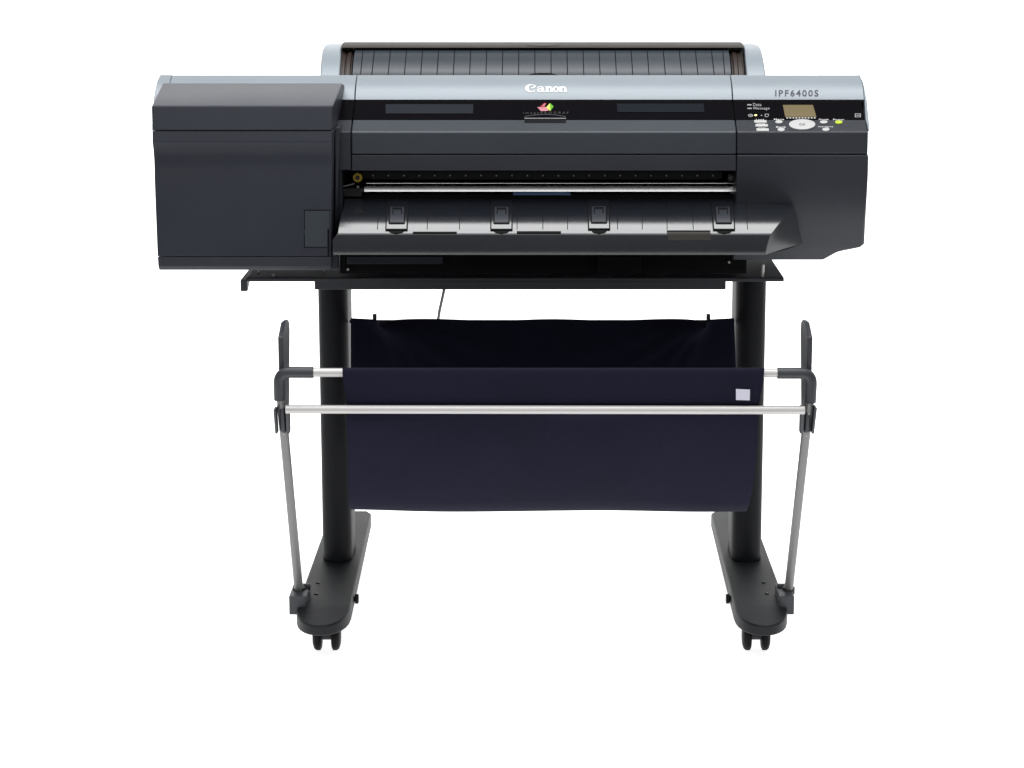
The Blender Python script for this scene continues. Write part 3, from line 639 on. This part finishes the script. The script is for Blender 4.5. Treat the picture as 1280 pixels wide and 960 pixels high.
for j, (xl_, y, z_, xr_) in enumerate(PC):
    row = []
    for i in range(NX + 1):
        u = i / NX; v = j / (nrow - 1); x = xl_ + (xr_ - xl_) * u
        dy = dz = 0
        fr = max(0, min(1, (y - .16) / .12))                         # back panel: wrinkles and the sagging top edge
        dz -= fr * (.0032 * math.sin(math.pi * u) ** .7 + .0014 * math.sin(u * 19 + 1) * math.sin(math.pi * u)) * (1 if z_ > .4 else .4)
        # diagonal pull folds from the two hang points
        for hx, sg in ((.075, 1), (.93, -1)):
            q = (u - hx) * sg * .46; h = (tb.z - z_)
            for sl, am, wd in ((.35, .012, .012), (.75, .016, .012), (1.4, .012, .010), (2.6, .008, .009)):
                e = (h - q * sl) ; dy -= fr * am * math.exp(-(e / wd) ** 2) * math.exp(-max(q, 0) * 9) * (1 if q > 0 else .2)
        fd = 1 if z_ < .43 and y < .12 else 0
        dy += fd * (.0022 * math.sin(u * 7 + z_ * 9) + .0012 * math.sin(u * 17 - z_ * 22 + 1))
        if z_ < .28: dz += -.0012 + .0012 * math.cos(u * 11) - .0012 * u
        row.append(bm.verts.new((x, y + dy, z_ + dz)))
    grid.append(row)
for A_, B_ in zip(grid, grid[1:]):
    for i in range(NX): bm.faces.new((A_[i], A_[i + 1], B_[i + 1], B_[i]))
CT = build('cloth', bm, 'cloth', BK_, sharp=80)
sm = CT.modifiers.new('thickness', 'SOLIDIFY'); sm.thickness = .0009; sm.offset = 0
p_ = [at(x, y, -.1105) for x, y in ((920, 486.2), (937.5, 487), (937.2, 500.5), (920, 500))]
bm = bmesh.new(); f_ = [bm.verts.new(v) for v in p_]; g_ = [bm.verts.new(v + Vector((0, .0006, 0))) for v in p_]
bm.faces.new(f_); bm.faces.new(g_[::-1])
for i in range(4): bm.faces.new((f_[i], f_[(i + 1) % 4], g_[(i + 1) % 4], g_[i]))
build('cloth_tag', bm, 'paper', CT, smooth=False)
tube('rear_rod', [at(437, 402, YCB + .004), at(918, 402, YCB + .004)], .003, 'dark', BK_)
for px_ in (468.3, 885.5):
    p = at(px_, 396, YCB); box('hang_hook', p.x - .0032, p.x + .0032, YCB - .004, YCB + .008, p.z - .006, p.z + .0045, 'dark', BK_)

# ================================================================== CORD
cbm = bmesh.new()
pts = [at(562, 330, .42), at(556.5, 355, .41), at(553.5, 370, .405), at(549.5, 388, .40), at(546.5, 405, .40), at(535, 450, .42), at(500, 500, .44), at(450, 540, .45), at(425, 570, .45), at(422, 620, .45), at(422, 660, .45)]
q = []
for i in range(len(pts) - 1):
    A_, B_, C_, D_ = pts[max(i - 1, 0)], pts[i], pts[i + 1], pts[min(i + 2, len(pts) - 1)]
    for k in range(5):
        t = k / 5; q.append(.5 * (2 * B_ + (C_ - A_) * t + (2 * A_ - 5 * B_ + 4 * C_ - D_) * t * t + (3 * B_ - A_ - 3 * C_ + D_) * t ** 3))
q.append(pts[-1])
add_tube(cbm, q, .0026, 12)
co = build('power_cord', cbm, 'cord'); co['label'] = 'thin grey power cord hanging behind the stand above the navy cloth'; co['category'] = 'cord'
